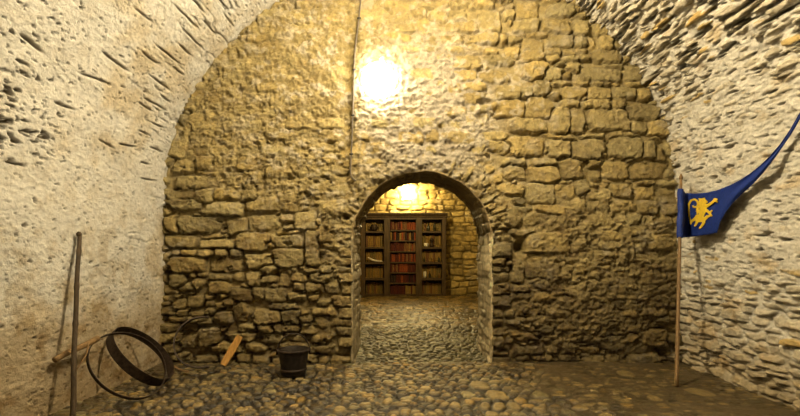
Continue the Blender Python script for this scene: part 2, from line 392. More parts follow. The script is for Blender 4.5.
def right_skin(sv):
    rng = np.random.RandomState(33)
    sds = courses(-1, DB + .3, sv[0] - .2, sv[-1] + .2, (.035, .085), (.12, .4), rng, .06, .3)
    Lq = LA
    for q in sds:
        if q[1] < Lq + .1: q[2] *= 1.5; q[3] *= .85
    for k in range(len(sds)):         # larger stones low on the wall
        if sds[k][1] > Lq + .5: sds[k][3] *= 1.45; sds[k][2] *= 1.15
    U, V, F1, F2, ID, LU, LV = stonefield(ny0, sv, sds, .018, 12)
    W = V - LA                        # >0 below the spring line, <0 on the vault
    H, pr, edge = relief(F1, F2, ID, LU, LV, len(sds), rng, -.012, .036, .016, .012, .065, 0, .010, .026)
    rough = fbm(U * 8, V * 13, 5, 1); fine = fbm(U * 26, V * 44, 4, 2, .6); big = fbm(U * 1.6, V * 2.1, 3, 3)
    crag = np.abs(fbm(U * 11, V * 30, 4, 5, .6)) - .2
    up = sst(-.75, -1.45, W + .2 * big)
    H = H * (.5 + .5 * sst(.2, .9, W) + .45 * up) - .012 * sst(.9, .2, W) * (1 - up)
    H += pr * (.009 * rough + .006 * fine + .022 * crag)
    lump = fbm(U * 9, V * 17, 5, 4, .6)
    cov = .68 + .5 * big + .35 * fbm(U * 3.4, V * 4, 3, 5) + .25 * np.exp(-((W - .1) / .5) ** 2) - .6 * sst(.55, 1.2, W) - .3 * np.exp(-(((W + 1.35) / .5) ** 2 + ((U - 3.3) / .7) ** 2))
    cov = cov - .45 * up
    pl = -.035 + .05 * np.clip(cov, 0, 1.1) + .016 * lump + .006 * fine + .018 * crag
    Hs = smax(H, pl, .008)
    isp = sst(-.008, .010, pl - H)
    st1 = sst(.42, .54, fbm(U * 5 + 2, V * 25, 4, 3, .55) + .16 * up + .12 * big)
    st2 = sst(.42, .54, fbm(U * 10, V * 44, 3, 1, .55) + .1 * big)
    hol = np.maximum(st1, .7 * st2) * sst(.9, .4, W)
    Hs = Hs - (.045 + .03 * up) * hol
    tone = rng.uniform(.8, 1.1, len(sds) + 1); yel = rng.rand(len(sds) + 1)
    st = A([.76, .66, .47])[None, None] * tone[ID][..., None]
    yy = (yel[ID] > .94 - .12 * up)[..., None]
    st = np.where(yy, st * A([.95, .78, .42]), st)
    st = st * (1 + .15 * rough[..., None])
    c = st * pr[..., None] + A([.16, .115, .06]) * (1 - pr[..., None])
    c = c * (1 - isp[..., None]) + A([.86, .79, .64]) * (1 + .09 * lump[..., None]) * isp[..., None]
    c = c * (1 - .6 * hol[..., None]) + A([.2, .15, .08]) * .6 * hol[..., None]
    stain = sst(.15, .6, fbm(U * 3 + 7, V * 5, 5, 0, .6))
    c = c * (1 - .55 * stain[..., None] * (1 - A([.86, .66, .36])))
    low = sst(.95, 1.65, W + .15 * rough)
    c = c * (1 - low[..., None] * (1 - A([.74, .66, .52])))  # shade of the lower wall put into the colour, browner towards the floor
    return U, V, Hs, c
def skin(name, sv, fn, flip):
    U, V, H, c = fn(sv)
    x, z, nx, nz = section(sv)
    X = x[:, None] + nx[:, None] * H; Z = z[:, None] + nz[:, None] * H
    return gridmesh(name, np.stack([X, U, Z], -1), c, M_LIME, None, flip)
st_ = .0082
skin('wall_left', np.arange(-ZS - .1, .0005, st_ * .98), left_skin, True)
sm = np.arange(-.012, LA / 2 + st_, st_); smr = np.arange(LA / 2, LA + .013, st_)
# vault: one mesh, left half plastered, right half showing its slabs, blended over the crown
svv = np.concatenate([sm, smr[2:]])
Ul, Vl, Hl, cl = left_skin(svv); Ur, Vr, Hr, cr_ = right_skin(svv)
bl = sst(LA / 2 - .5, LA / 2 + .5, Vl)
Hc = Hl * (1 - bl) + Hr * bl; cc = cl * (1 - bl[..., None]) + cr_ * bl[..., None]
x, z, nx, nz = section(svv)
gridmesh('ceiling', np.stack([x[:, None] + nx[:, None] * Hc, Ul, z[:, None] + nz[:, None] * Hc], -1), cc, M_LIME, None, True)
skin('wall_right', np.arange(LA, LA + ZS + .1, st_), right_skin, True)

# simpler rubble for surfaces seen small or not at all
def rubble_sheet(name, us, vs, fn, seed, hs, ws, col, mat, depth=.03, flip=False):
    rng = np.random.RandomState(seed)
    sds = courses(us[0] - .1, us[-1] + .3, vs[0] - .1, vs[-1] + .1, hs, ws, rng, .06)
    U, V, F1, F2, ID, LU, LV = stonefield(us, vs, sds, .04, 4)
    H, pr, _ = relief(F1, F2, ID, LU, LV, len(sds), rng, -.005, .03, .015, .025, depth)
    r = fbm(U * 6, V * 7, 5, 1); H += .018 * r
    tone = rng.uniform(.65, 1.25, len(sds) + 1)
    c = A(col) * tone[ID][..., None] * (.5 + .5 * pr[..., None]) * (1 + .3 * r[..., None])
    q = sst(.2, .5, fbm(U * 2.4, V * 2.8, 4, 3))[..., None]
    c = c * (1 - .4 * q) + A([.72, .62, .4]) * .4 * q
    return gridmesh(name, fn(U, V, H), c, mat, None, flip)
g1 = np.arange(-3.0, 3.4, .06); g2 = np.arange(-.1, 4.5, .06)
rubble_sheet('wall_front', g1, g2, lambda U, V, H: np.stack([U, -5.95 + H, V], -1), 3, (.1, .16), (.2, .4), (.42, .33, .19), M_WALL, flip=True)
FX0, FX1, FZ = -3.3, 3.5, 3.1
far_u = np.concatenate([np.arange(FX0, -1.3, .05), np.arange(-1.3, 2.3, .018), np.arange(2.3, FX1, .05)])
rubble_sheet('wall_far', far_u, np.arange(-.1, 3.9, .018), lambda U, V, H: np.stack([U, YF - H, V], -1), 4, (.1, .2), (.16, .42), (.50, .37, .13), M_FAR)
fy = np.arange(YP - .05, YF + .1, .06)
rubble_sheet('wall_far_left', fy, np.arange(-.1, 2.3, .06), lambda U, V, H: np.stack([FX0 + H, U, V], -1), 8, (.1, .2), (.16, .42), (.50, .37, .13), M_FAR)
rubble_sheet('wall_far_right', fy, np.arange(-.1, 2.3, .06), lambda U, V, H: np.stack([FX1 - H, U, V], -1), 9, (.1, .2), (.16, .42), (.50, .37, .13), M_FAR, flip=True)
def fvault(U, V, H):
    c_ = (FX0 + FX1) / 2; R = (FX1 - FX0) / 2
    a = V / R
    return np.stack([c_ - (R - H) * np.cos(a), U, 2.2 + (1.6 / R) * (R - H) * np.sin(a)], -1)
rubble_sheet('ceiling_far', fy, np.linspace(0, math.pi * (FX1 - FX0) / 2, 170), fvault, 12, (.1, .2), (.2, .42), (.52, .40, .2), M_FAR)
def ring_wall():
    # the face of the far room's wall round the passage (seen only from inside)
    g = np.arange(FX0, FX1, .05); gz = np.arange(-.1, 3.9, .05)
    U, V = np.meshgrid(g, gz)
    dl = np.where(V > ZD, np.hypot(U - XD, V - ZD), np.abs(U - XD))
    ins = dl < RD + .03
    m = ~(ins[:-1, :-1] & ins[1:, :-1] & ins[:-1, 1:] & ins[1:, 1:])
    Us = np.where(ins & (dl > RD - .08), XD + (U - XD) * (RD + .0) / np.maximum(dl, .1), U)
    inn = dl < RD - .02
    m = ~(inn[:-1, :-1] | inn[1:, :-1] | inn[:-1, 1:] | inn[1:, 1:])
    P = np.stack([U, YP + .0 * U, V], -1)
    gridmesh('wall_far_near', P, np.ones(P.shape) * A([.5, .38, .2]), M_FAR, m, True)
ring_wall()

# ================================================================ FLOOR
rng = np.random.RandomState(77)
fx = np.concatenate([np.arange(-3.5, -2.62, .1), np.arange(-2.62, 3.08, .0105), np.arange(3.08, 3.7, .1)])
fyy = np.concatenate([np.arange(-6.1, 3.25, .15), np.arange(3.25, 5.3, .0105), np.arange(5.3, 7.5, .018), np.arange(7.5, YF + .1, .03)])
sds = []
def scatter(x0, x1, y0, y1, d, asp, fn=None, rj=.35):
    out = []; y = y0
    k = 0
    while y < y1:
        x = x0 + (k % 2) * d * asp * .5
        while x < x1:
            s = rng.uniform(.6, 1.5)
            out.append([x + rng.uniform(-.2, .2) * d, y + rng.uniform(-.22, .22) * d, d * asp * .52 * s, d * .50 * s, rng.uniform(-rj, rj), rng.uniform(2, 2.8)])
            x += d * asp * rng.uniform(.85, 1.15)
        y += d; k += 1
    return out
bigs = []
for (px, py, wx, wy) in ((480,383,10,5),(497,393,12,5),(468,392,8,4),(486,404,6,5),(500,404,7,6),(514,404,7,5),(493,413,9,4),(470,399,6,4),(520,398,7,4),(626,373,9,4),(700,391,13,6),(540,392,9,4),(455,403,7,4),(440,410,6,4),(215,375,8,3),(388,398,6,4),(340,407,7,4),(300,398,6,4),(405,410,7,4),(430,396,6,4),(655,398,8,4)):
    d = CH * F / (py - VY)
    bigs.append([(px - VX) / F * d, d, wx / F * d, wy * d * d / (F * CH) * .9, rng.uniform(-.3, .3), 2.3])
base = scatter(-2.8, 3.3, 2.9, 5.25, .070, 1.35)
sds = bigs + [b for b in base if not taken(b[0], b[1], bigs, 1.0)]
sds += scatter(-1.8, 2.2, 5.25, 7.6, .085, 1.3) + scatter(-2.4, 2.9, 7.6, YF + .1, .15, 1.3) + scatter(-3.2, 3.4, -3.2, 2.9, .3, 1.2)
U, V, F1, F2, ID, LU, LV = stonefield(fx, fyy, sds, .018, 9)
n = len(sds)
H, pr, edge = relief(F1, F2, ID, LU, LV, n, rng, .000, .008, .004, .013, .014, .004, -.004)
rough = fbm(U * 3, V * 3, 4, 1); fine = fbm(U * 30, V * 30, 4, 2)
H += (.005 * fine + .008 * (np.abs(fbm(U * 16, V * 16, 3, 1)) - .2)) * pr
# packed earth covers the cobbles towards the right and along the walls
cov = .95 * sst(.75, 1.6, U + .35 * rough) * sst(5.35, 5.0, V) + .55 * sst(-2.1, -2.5, U) + .5 * sst(4.85, 5.15, V + .1 * rough) * sst(5.25, 5.2, V) + .35 * rough - .12 - .6 * np.exp(-((U - .7) / .35) ** 2 - ((V - 3.9) / .4) ** 2) + .4 * sst(9, 11, V)
soil = -.0145 + .024 * np.clip(cov, 0, 1.1) + .004 * fbm(U * 10, V * 10, 4, 3) + .003 * fine
Hf = smax(H, soil, .006)
iss = sst(-.002, .006, soil - H)
und = .022 * fbm(U * .9, V * .9, 3, 4) * sst(0, 1, 1)
Zf = Hf + und - .01
tone = rng.uniform(.25, 1.5, n + 1) ** 1.3; hue = rng.rand(n + 1)
tone[:len(bigs)] = rng.uniform(1.05, 1.5, len(bigs))
st = A([.19, .134, .048])[None, None] * tone[ID][..., None]
st = np.where((hue[ID] > .8)[..., None], st * A([.85, .95, 1.1]), st)
st = np.where((hue[ID] < .15)[..., None], st * A([1.15, 1.03, .75]), st)
st = st * (1 + .25 * fine[..., None])
c = st * pr[..., None] + A([.012, .009, .006]) * (1 - pr[..., None])
c = c * (1 - iss[..., None]) + A([.10, .07, .032]) * (1 + .3 * rough[..., None] + .3 * fine[..., None]) * iss[..., None]
wet_shade = sst(5.0, 5.5, V + .2 * rough) * sst(8.2, 6.6, V + .5 * rough) * sst(-1.5, -1.0, U) * sst(2.2, 1.5, U)  # greenish wet stones, with the passage's shade also put into the colour
c = c * (1 - wet_shade[..., None] * (1 - A([.34, .39, .30])))
gridmesh('floor', np.stack([U, V, Zf], -1), c, M_FLOOR)

# height helpers so things rest on the real surface
def floor_z(x, y):
    i = min(max(np.searchsorted(fx, x), 1), len(fx) - 1); j = min(max(np.searchsorted(fyy, y), 1), len(fyy) - 1)
    return float(Zf[max(0, j - 4):j + 4, max(0, i - 4):i + 4].max())

# ================================================================ shapes
def tube_mesh(name, pts, rad, seg=10, closed=False, caps=True):
    pts = [Vector(p) for p in pts]; n = len(pts)
    if not hasattr(rad, '__len__'): rad = [rad] * n
    bm = bmesh.new(); rings = []
    up = None
    for i, p in enumerate(pts):
        a = pts[i - 1] if (i > 0 or closed) else pts[i]; b = pts[(i + 1) % n] if (i < n - 1 or closed) else pts[i]
        t = (b - a).normalized()
        if up is None: up = t.orthogonal().normalized()
        u = (up - t * up.dot(t)).normalized(); up = u; v = t.cross(u)
        rings.append([bm.verts.new(p + (u * math.cos(k * 2 * math.pi / seg) + v * math.sin(k * 2 * math.pi / seg)) * rad[i]) for k in range(seg)])
    for i in range(n if closed else n - 1):
        r, s_ = rings[i], rings[(i + 1) % n]
        for k in range(seg):
            bm.faces.new((r[k], r[(k + 1) % seg], s_[(k + 1) % seg], s_[k]))
    if caps and not closed:
        bm.faces.new(rings[0][::-1]); bm.faces.new(rings[-1])
    me = bpy.data.meshes.new(name); bm.normal_update(); bm.to_mesh(me); bm.free(); return me
def lathe_mesh(name, prof, seg=32, cap=(False, False)):
    bm = bmesh.new(); rings = []
    for r, z_ in prof:
        rings.append([bm.verts.new((r * math.cos(k * 2 * math.pi / seg), r * math.sin(k * 2 * math.pi / seg), z_)) for k in range(seg)])
    for a, b in zip(rings, rings[1:]):
        for k in range(seg): bm.faces.new((a[k], a[(k + 1) % seg], b[(k + 1) % seg], b[k]))
    if cap[0]: bm.faces.new(rings[0][::-1])
    if cap[1]: bm.faces.new(rings[-1])
    bmesh.ops.remove_doubles(bm, verts=bm.verts, dist=1e-5)
    bm.normal_update(); me = bpy.data.meshes.new(name); bm.to_mesh(me); bm.free(); return me
def box_mesh(name, boxes, bev=.004):
    bm = bmesh.new()
    for (x0, y0, z0, x1, y1, z1) in boxes:
        g = bmesh.ops.create_cube(bm, size=1)
        for v in g['verts']:
            v.co = Vector((x0 + (v.co.x + .5) * (x1 - x0), y0 + (v.co.y + .5) * (y1 - y0), z0 + (v.co.z + .5) * (z1 - z0)))
    if bev: bmesh.ops.bevel(bm, geom=bm.edges[:], offset=bev, segments=2, affect='EDGES')
    me = bpy.data.meshes.new(name); bm.to_mesh(me); bm.free(); return me

M_IRON = plain('rusty_iron', (.045, .03, .02), .55, .5, .5, 30, .4)
M_HOOP = plain('hoop_iron', (.05, .032, .02), .6, .4, .5, 40, .4)
M_POLE = plain('weathered_stick', (.07, .045, .022), .7, 0, .4, 12, .4, (6, 6, 1))
M_POLE2 = plain('flagpole_wood', (.25, .15, .06), .55, 0, .3, 10, .3, (8, 8, 1))
M_WOOD = plain('bookcase_oak', (.085, .056, .028), .5, 0, .4, 6, .3, (5, 5, .6))
M_WOODD = plain('bookcase_back', (.10, .062, .03), .6, 0, .4, 6, .3, (5, 5, .6))
M_STAVE = plain('orange_wood', (.58, .30, .07), .6, 0, .25, 10, .3, (6, 6, 1))
M_BRANCH = plain('brown_wood', (.24, .14, .05), .65, 0, .35, 10, .4, (2, 6, 6))
M_BUCKET = plain('bucket_iron', (.028, .020, .014), .55, .3, .5, 25, .5)
M_CABLE = plain('cable', (.16, .13, .09), .5, 0, .3, 30, .1)
M_DARK = plain('dark_metal', (.05, .045, .04), .4, .6)
M_FLAG = plain('blue_cloth', (.008, .03, .21), .7, 0, .18, 60, .3)
M_GOLD = plain('gold_paint', (.9, .6, .04), .6, 0, .1, 60, .2)
M_WHITE = plain('bone_white', (.75, .70, .58), .5, 0, .1)

# ---- left pole leaning on the left wall
foot = Vector((-2.31, 3.38, 0)); foot.z = floor_z(foot.x, foot.y) + .006
top = at(79, 234, 3.76)
o = empty('wooden_pole', foot); tag(o, 'thin dark knotty wooden pole leaning against the white wall at the far left', 'pole')
loc = top - foot
pts, rr = [], []
for k in range(40):
    t = k / 39
    w = Vector((.004 * math.sin(t * 9), .006 * math.sin(t * 13 + 1), 0))
    pts.append(loc * t + w); rr.append(.0185 - .003 * t + (.0035 if k % 8 == 3 else 0))
link('shaft', tube_mesh('shaft', pts, rr, 12), M_POLE, o)
kb = tube_mesh('tip', [loc * .985, loc * 1.0, loc * 1.012], [.0165, .021, .012], 12)
link('tip', kb, M_POLE, o)
# ---- branch / stave behind it
a_ = at(52, 360, 3.46); b_ = at(98, 338, 3.86)
a_.x = max(a_.x, XL + .06)
o = empty('wooden_branch', a_); tag(o, 'brown wooden branch propped slantwise between the leaning pole and the iron hoops', 'branch')
d = b_ - a_
link('stem', tube_mesh('stem', [d * t + Vector((0, 0, .005 * math.sin(t * 6))) for t in np.linspace(0, 1, 20)], [.021 + .003 * t for t in np.linspace(0, 1, 20)], 10), M_BRANCH, o)
tw0 = at(88, 344, 3.74) - a_; tw1 = at(77, 374, 3.6) - a_
link('side_twig', tube_mesh('side_twig', [tw0.lerp(tw1, t) + Vector((.015 * math.sin(t * 5), 0, 0)) for t in np.linspace(0, 1, 14)], [.008 - .003 * t for t in np.linspace(0, 1, 14)], 8), M_BRANCH, o)

# ---- hoops
def hoop(name, px, py, d, r, w, ang, ratio, label, sign=1, a0=0, a1=360, mat=M_HOOP, th=.005, group=None, squash=1.0):
    c = at(px, py, d); cam = Vector((0, 0, CH))
    vd = (c - cam).normalized(); right = Vector((0, 0, 1)).cross(-vd).normalized(); upv = (-vd).cross(right).normalized()
    L_ = right * math.cos(ang) + upv * math.sin(ang)          # long axis in view
    Sx = -right * math.sin(ang) + upv * math.cos(ang)         # short axis in view
    nrm = Sx * math.sqrt(1 - ratio ** 2) * sign + (-vd) * ratio
    Q = nrm.cross(L_).normalized()
    bm = bmesh.new(); N = 96; full = (a1 - a0) >= 360
    rings = []
    for k in range(N if full else N + 1):
        a = math.radians(a0 + (a1 - a0) * k / N)
        e = L_ * math.cos(a) + Q * math.sin(a) * squash
        wob = 1 + .012 * math.sin(3 * a + px)
        ring = [e * (r * wob + s * th / 2) + nrm * (t * w / 2) for s, t in ((1, -1), (1, 1), (-1, 1), (-1, -1))]
        rings.append([bm.verts.new(v) for v in ring])
    m = len(rings)
    for k in range(m if full else m - 1):
        p, q = rings[k], rings[(k + 1) % m]
        for j in range(4): bm.faces.new((p[j], p[(j + 1) % 4], q[(j + 1) % 4], q[j]))
    if not full: bm.faces.new(rings[0][::-1]); bm.faces.new(rings[-1])
    bmesh.ops.recalc_face_normals(bm, faces=bm.faces)
    lo = min((c + v.co).z for v in bm.verts)
    low = min(bm.verts, key=lambda v: v.co.z)
    fz = floor_z((c + low.co).x, (c + low.co).y)
    me = bpy.data.meshes.new(name); bm.to_mesh(me); bm.free()
    base = Vector((c.x, c.y, c.z))
    base.z += fz - lo
    o = link(name, me, mat, smooth=False); o.location = base
    # rivet where the band overlaps
    rv = bmesh.new()
    e = L_ * math.cos(math.radians(a0 + 60)) + Q * math.sin(math.radians(a0 + 60)) * squash
    bmesh.ops.create_uvsphere(rv, u_segments=10, v_segments=6, radius=.007, matrix=Matrix.Translation(e * (r + th / 2)))
    rm = bpy.data.meshes.new('rivet'); rv.to_mesh(rm); rv.free()
    link('rivet', rm, M_IRON, o)
    tag(o, label, 'hoop', group)
    return o
hoop('barrel_hoop', 129, 362, 3.96, .315, .028, math.radians(-43), .72, 'thin narrow iron barrel hoop leaning on the white wall, nearest the wooden pole')
hoop('barrel_hoop', 142, 356, 4.27, .315, .085, math.radians(-46), .42, 'wide dark iron barrel hoop leaning between the thin hoop and the wall corner')
hoop('barrel_hoop', 203, 339.5, 4.96, .275, .034, math.radians(0), .93, 'half-open thin bent hoop standing against the rubble wall by the corner', a0=78, a1=282, th=.012)
hoop('curved_slat', 194, 342, 4.80, .30, .04, math.radians(0), .97, 'pale curved wooden band on the cobbles in front of the bent corner hoop', a0=178, a1=262, mat=M_BRANCH, th=.012)

# ---- orange wooden stave
a_ = at(223, 364, 4.99); a_.z = floor_z(a_.x, a_.y) ; b_ = at(240, 336, 5.07)
d = b_ - a_
o = empty('wooden_stave', a_); tag(o, 'short orange-brown wooden stave leaning on the rubble wall left of the bucket', 'stave')
bm = bmesh.new(); t_ = d.normalized(); sx = t_.cross(Vector((0, 1, 0))).normalized(); sy = sx.cross(t_)
rows = []
for k in range(9):
    t = k / 8; w = .032 + .006 * math.sin(t * 3.1)
    cpt = d * t + sy * (.01 * math.sin(t * 3.1))
    rows.append([bm.verts.new(cpt + sx * (w * x_) + sy * (.011 * y_)) for x_, y_ in ((-1, -.6), (-.7, -1), (.7, -1), (1, -.6), (1, .6), (.7, 1), (-.7, 1), (-1, .6))])
for p, q in zip(rows, rows[1:]):
    for j in range(8): bm.faces.new((p[j], p[(j + 1) % 8], q[(j + 1) % 8], q[j]))
bm.faces.new(rows[0][::-1]); bm.faces.new(rows[-1]); bmesh.ops.recalc_face_normals(bm, faces=bm.faces)
me = bpy.data.meshes.new('board'); bm.to_mesh(me); bm.free(); link('board', me, M_STAVE, o, smooth=False)

# ---- bucket
bx_, by_ = -1.02, 4.60
bz = floor_z(bx_, by_)
o = empty('bucket', (bx_, by_, bz + .004), (0, 0, .15)); tag(o, 'black iron bucket with a raised hoop handle standing on the cobbles', 'bucket')
link('body', lathe_mesh('body', [(0, 0), (.105, 0), (.112, .004), (.118, .05), (.126, .12), (.138, .19), (.147, .238), (.151, .245), (.148, .25), (.142, .243), (.133, .19), (.121, .12), (.112, .05), (.104, .015), (0, .012)], 40), M_BUCKET, o)
for nm, r_, z_ in (('rim_band', .1485, .238), ('base_band', .1205, .055)):
    link(nm, lathe_mesh(nm, [(r_ - .004, z_ - .014), (r_ + .003, z_ - .012), (r_ + .005, z_), (r_ + .003, z_ + .012), (r_ - .004, z_ + .014)], 40), M_IRON, o)
pts = [Vector((.152 * math.cos(a), 0, .225 + .168 * math.sin(a))) for a in np.linspace(-.05, math.pi + .05, 30)]
link('handle', tube_mesh('handle', pts, .0065, 8), M_IRON, o)
for sx_ in (-1, 1):
    lg = box_mesh('ear', [(sx_ * .155 - .006, -.016, .195, sx_ * .155 + .006, .016, .25)], .003)
    link('ear', lg, M_IRON, o)
link('contents', lathe_mesh('contents', [(0, .178), (.05, .183), (.1, .176), (.128, .17)], 24), M_POLE, o)

# ---- flag on its pole
foot = Vector((2.44, 4.235, 0)); foot.z = floor_z(2.44, 4.235) + .006
top = at(681, 178, 4.82)
o = empty('flag', foot); tag(o, 'blue pennant flag with a gold lion on a wooden pole leaning in the right corner', 'flag')
loc = top - foot
link('pole', tube_mesh('pole', [loc * t for t in np.linspace(0, 1, 24)], [.0175 - .004 * t for t in np.linspace(0, 1, 24)], 14), M_POLE2, o)
link('finial', tube_mesh('finial', [loc * .992, loc * 1.0, loc * 1.012, loc * 1.025], [.015, .019, .014, .003], 12), M_POLE2, o)
def flagdepth(px):
    return min(4.80, 2.89 * F / (px - 400)) if px > 660 else 4.8
def spoint(px, py, off=0.):
    d = flagdepth(px) - .03 * math.exp(-((px - 706) / 12) ** 2) - off
    fold = .016 * math.sin((px - 684) * .23 + (py - 200) * .05) * min(1, (px - 682) / 15)
    return at(px, py, d + fold) - foot
UP = [(684,193),(692,193.5),(700,193.3),(708,192.3),(716,190.5),(724,187.6),(732,184.2),(740,180),(750,173.5),(760,165.5),(770,156),(780,144.5),(790,130),(800,112.5),(812,94),(822,82)]
LO = [(684,237.5),(692,236.8),(700,235.8),(708,234.6),(717,232.6),(720,222),(726,211.5),(733,202.5),(743,193),(753,184),(763,173),(773,160.5),(782,148),(792,133),(802,115.5),(813,96.5),(823,83.5)]
def resample(pl, n):
    P_ = np.array(pl, float); s = np.r_[0, np.cumsum(np.hypot(*np.diff(P_, axis=0).T))]; q = np.linspace(0, s[-1], n)
    return np.stack([np.interp(q, s, P_[:, 0]), np.interp(q, s, P_[:, 1])], -1)
# two patches share a pull line so the body stays square while the tail narrows
NU, NW = 150, 26
uu = resample(UP, NU)
def lower_for(i):
    x = uu[i, 0]
    t = i / (NU - 1)
    return t
# the lower edge is followed by its own parameter: the first part to the corner (717) and the rest along the tail
kc = int(NU * .22)
lp = np.array(LO[:5], float); lq = np.array(LO[4:], float)
ll = np.concatenate([resample(LO[:5], kc), resample(LO[4:], NU - kc + 1)[1:]])
bm = bmesh.new(); rows = []
for i in range(NU):
    rows.append([bm.verts.new(spoint(uu[i, 0] * (1 - t) + ll[i, 0] * t, uu[i, 1] * (1 - t) + ll[i, 1] * t, -.012 * math.sin(t * math.pi * 2.5) * min(1, i / 60))) for t in np.linspace(0, 1, NW)])
for p, q in zip(rows, rows[1:]):
    for j in range(NW - 1): bm.faces.new((p[j], p[j + 1], q[j + 1], q[j]))
me = bpy.data.meshes.new('cloth'); bm.to_mesh(me); bm.free()
cl = link('cloth', me, M_FLAG, o)
md = cl.modifiers.new('thick', 'SOLIDIFY'); md.thickness = .003; md.offset = 0
# sleeve round the pole
t0 = (CH + (250 - 238) / F * 4.78 - foot.z) / loc.z; t1 = (CH + (250 - 190) / F * 4.8 - foot.z) / loc.z
link('sleeve', tube_mesh('sleeve', [loc * t + Vector((.004 * math.sin(t * 40), 0, 0)) for t in np.linspace(t0, t1, 18)], [.027 + .002 * math.sin(k * 1.3) for k in range(18)], 16, caps=False), M_FLAG, o)
# seam joining sleeve and cloth
bm = bmesh.new(); rows = []
for t in np.linspace(0, 1, 20):
    pv = loc * (t1 + (t0 - t1) * t); q = spoint(685, 193 + 44.5 * t)
    rows.append([bm.verts.new(pv + Vector((.0, -.02, 0))), bm.verts.new(pv.lerp(q, .5) + Vector((0, -.014, 0))), bm.verts.new(q)])
for p, q in zip(rows, rows[1:]):
    for j in range(2): bm.faces.new((p[j], p[j + 1], q[j + 1], q[j]))
me = bpy.data.meshes.new('seam'); bm.to_mesh(me); bm.free(); sm_ = link('seam', me, M_FLAG, o)
md = sm_.modifiers.new('thick', 'SOLIDIFY'); md.thickness = .003
# lion: strokes (x, y, half-width) traced in the crop 670,170 at 5.2x
k_ = 5.2
LION = [
 [(108,280,4),(100,240,3.5),(97,205,3.5),(99,175,4),(110,158,4.5),(128,152,4.5),(142,162,4.5),(146,178,4),(138,192,4),(124,194,3.5),(118,186,3)],      # tail
 [(108,276,4),(118,262,6),(132,254,8),(142,240,9)],
 [(160,166,10),(170,160,13),(182,164,10)],                              # head
 [(152,150,4),(160,155,6)],[(178,148,4),(176,156,5)],
 [(182,168,6),(192,166,4)],                                             # muzzle
 [(168,170,16),(172,190,19),(172,210,17),(165,230,14),(158,246,15),(152,258,14)],        # chest, waist, haunch
 [(184,190,10),(200,182,7),(216,172,6),(228,160,5.5),(238,152,5)],         # upper foreleg
 [(228,160,5),(232,148,3)],[(236,158,5),(246,152,3)],[(236,162,4),(246,166,3)],
 [(184,206,8),(198,216,6),(208,228,5.5),(216,238,4)],[(204,222,5),(214,216,4),(218,210,3)],  # lower foreleg
 [(160,256,12),(176,258,9),(186,250,8),(194,240,6),(206,240,4)],
 [(168,258,10),(176,270,7),(170,284,6),(160,296,5),(152,304,3)],            # hind legs
 [(146,258,11),(140,270,7),(136,280,5),(130,290,4)],
 [(150,190,6),(142,204,5),(138,216,3)],[(150,212,5),(142,226,4)]]
gx = np.arange(92, 256, 2.0); gy = np.arange(142, 312, 2.0)
GX, GY = np.meshgrid(gx, gy); D = np.full(GX.shape, 99.)
for st2 in LION:
    for (x0, y0, r0), (x1, y1, r1) in zip(st2, st2[1:]):
        dx, dy = x1 - x0, y1 - y0; L2 = dx * dx + dy * dy
        t = np.clip(((GX - x0) * dx + (GY - y0) * dy) / L2, 0, 1)
        D = np.minimum(D, np.hypot(GX - x0 - t * dx, GY - y0 - t * dy) - (r0 + (r1 - r0) * t))
bm = bmesh.new(); vv = {}
def gv(j, i):
    if (j, i) not in vv:
        px, py = 670 + GX[j, i] / k_, 170 + GY[j, i] / k_
        vv[(j, i)] = bm.verts.new(spoint(px, py, .012))
    return vv[(j, i)]
for j in range(GX.shape[0] - 1):
    for i in range(GX.shape[1] - 1):
        if D[j:j + 2, i:i + 2].mean() < .3: bm.faces.new((gv(j, i), gv(j, i + 1), gv(j + 1, i + 1), gv(j + 1, i)))
me = bpy.data.meshes.new('lion_emblem'); bm.to_mesh(me); bm.free(); e_ = link('lion_emblem', me, M_GOLD, o)
md = e_.modifiers.new('thick', 'SOLIDIFY'); md.thickness = .004; md.offset = 0
e_['label'] = 'gold rampant lion emblem'

# ---- cable down the wall
cp = [(361,-40),(361,0),(359.5,14),(358,27),(356,42),(354.5,60),(353.8,85),(353,110),(352,140),(351,160),(350.5,172),(352,178),(356,181)]
cpw = []
rs = resample(cp, 70)
def wall_y(px, py):
    i = int(np.clip(round(((px - VX) / S + 2.72) / .0105), 0, len(us) - 1)); j = int(np.clip(round((CH + (VY - py) / S + .12) / .0105), 0, len(vs) - 1))
    return WALLH[max(0, j - 3):j + 4, max(0, i - 3):i + 4].max()
WALLH = Hs
hh_ = np.array([wall_y(a, b) for a, b in rs]); hh_ = np.convolve(np.pad(hh_, 4, mode='edge'), np.ones(9) / 9, 'valid')
hh_ = np.maximum(hh_, [wall_y(a, b) * .7 for a, b in rs])
for (a, b), h in zip(rs, hh_): cpw.append(at(a, b, DB - h - .018))
o = empty('cable', cpw[-1]); tag(o, 'thin electric cable running down the rubble wall past the bright lamp', 'cable')
link('conduit', tube_mesh('conduit', [p - cpw[-1] for p in cpw], .008, 10), M_CABLE, o)
for k in (18, 34, 48, 60):
    p = cpw[k] - cpw[-1]
    link('clip', box_mesh('clip', [(p.x - .02, p.y - .012, p.z - .007, p.x + .02, p.y + .012, p.z + .007)], .002), M_DARK, o)

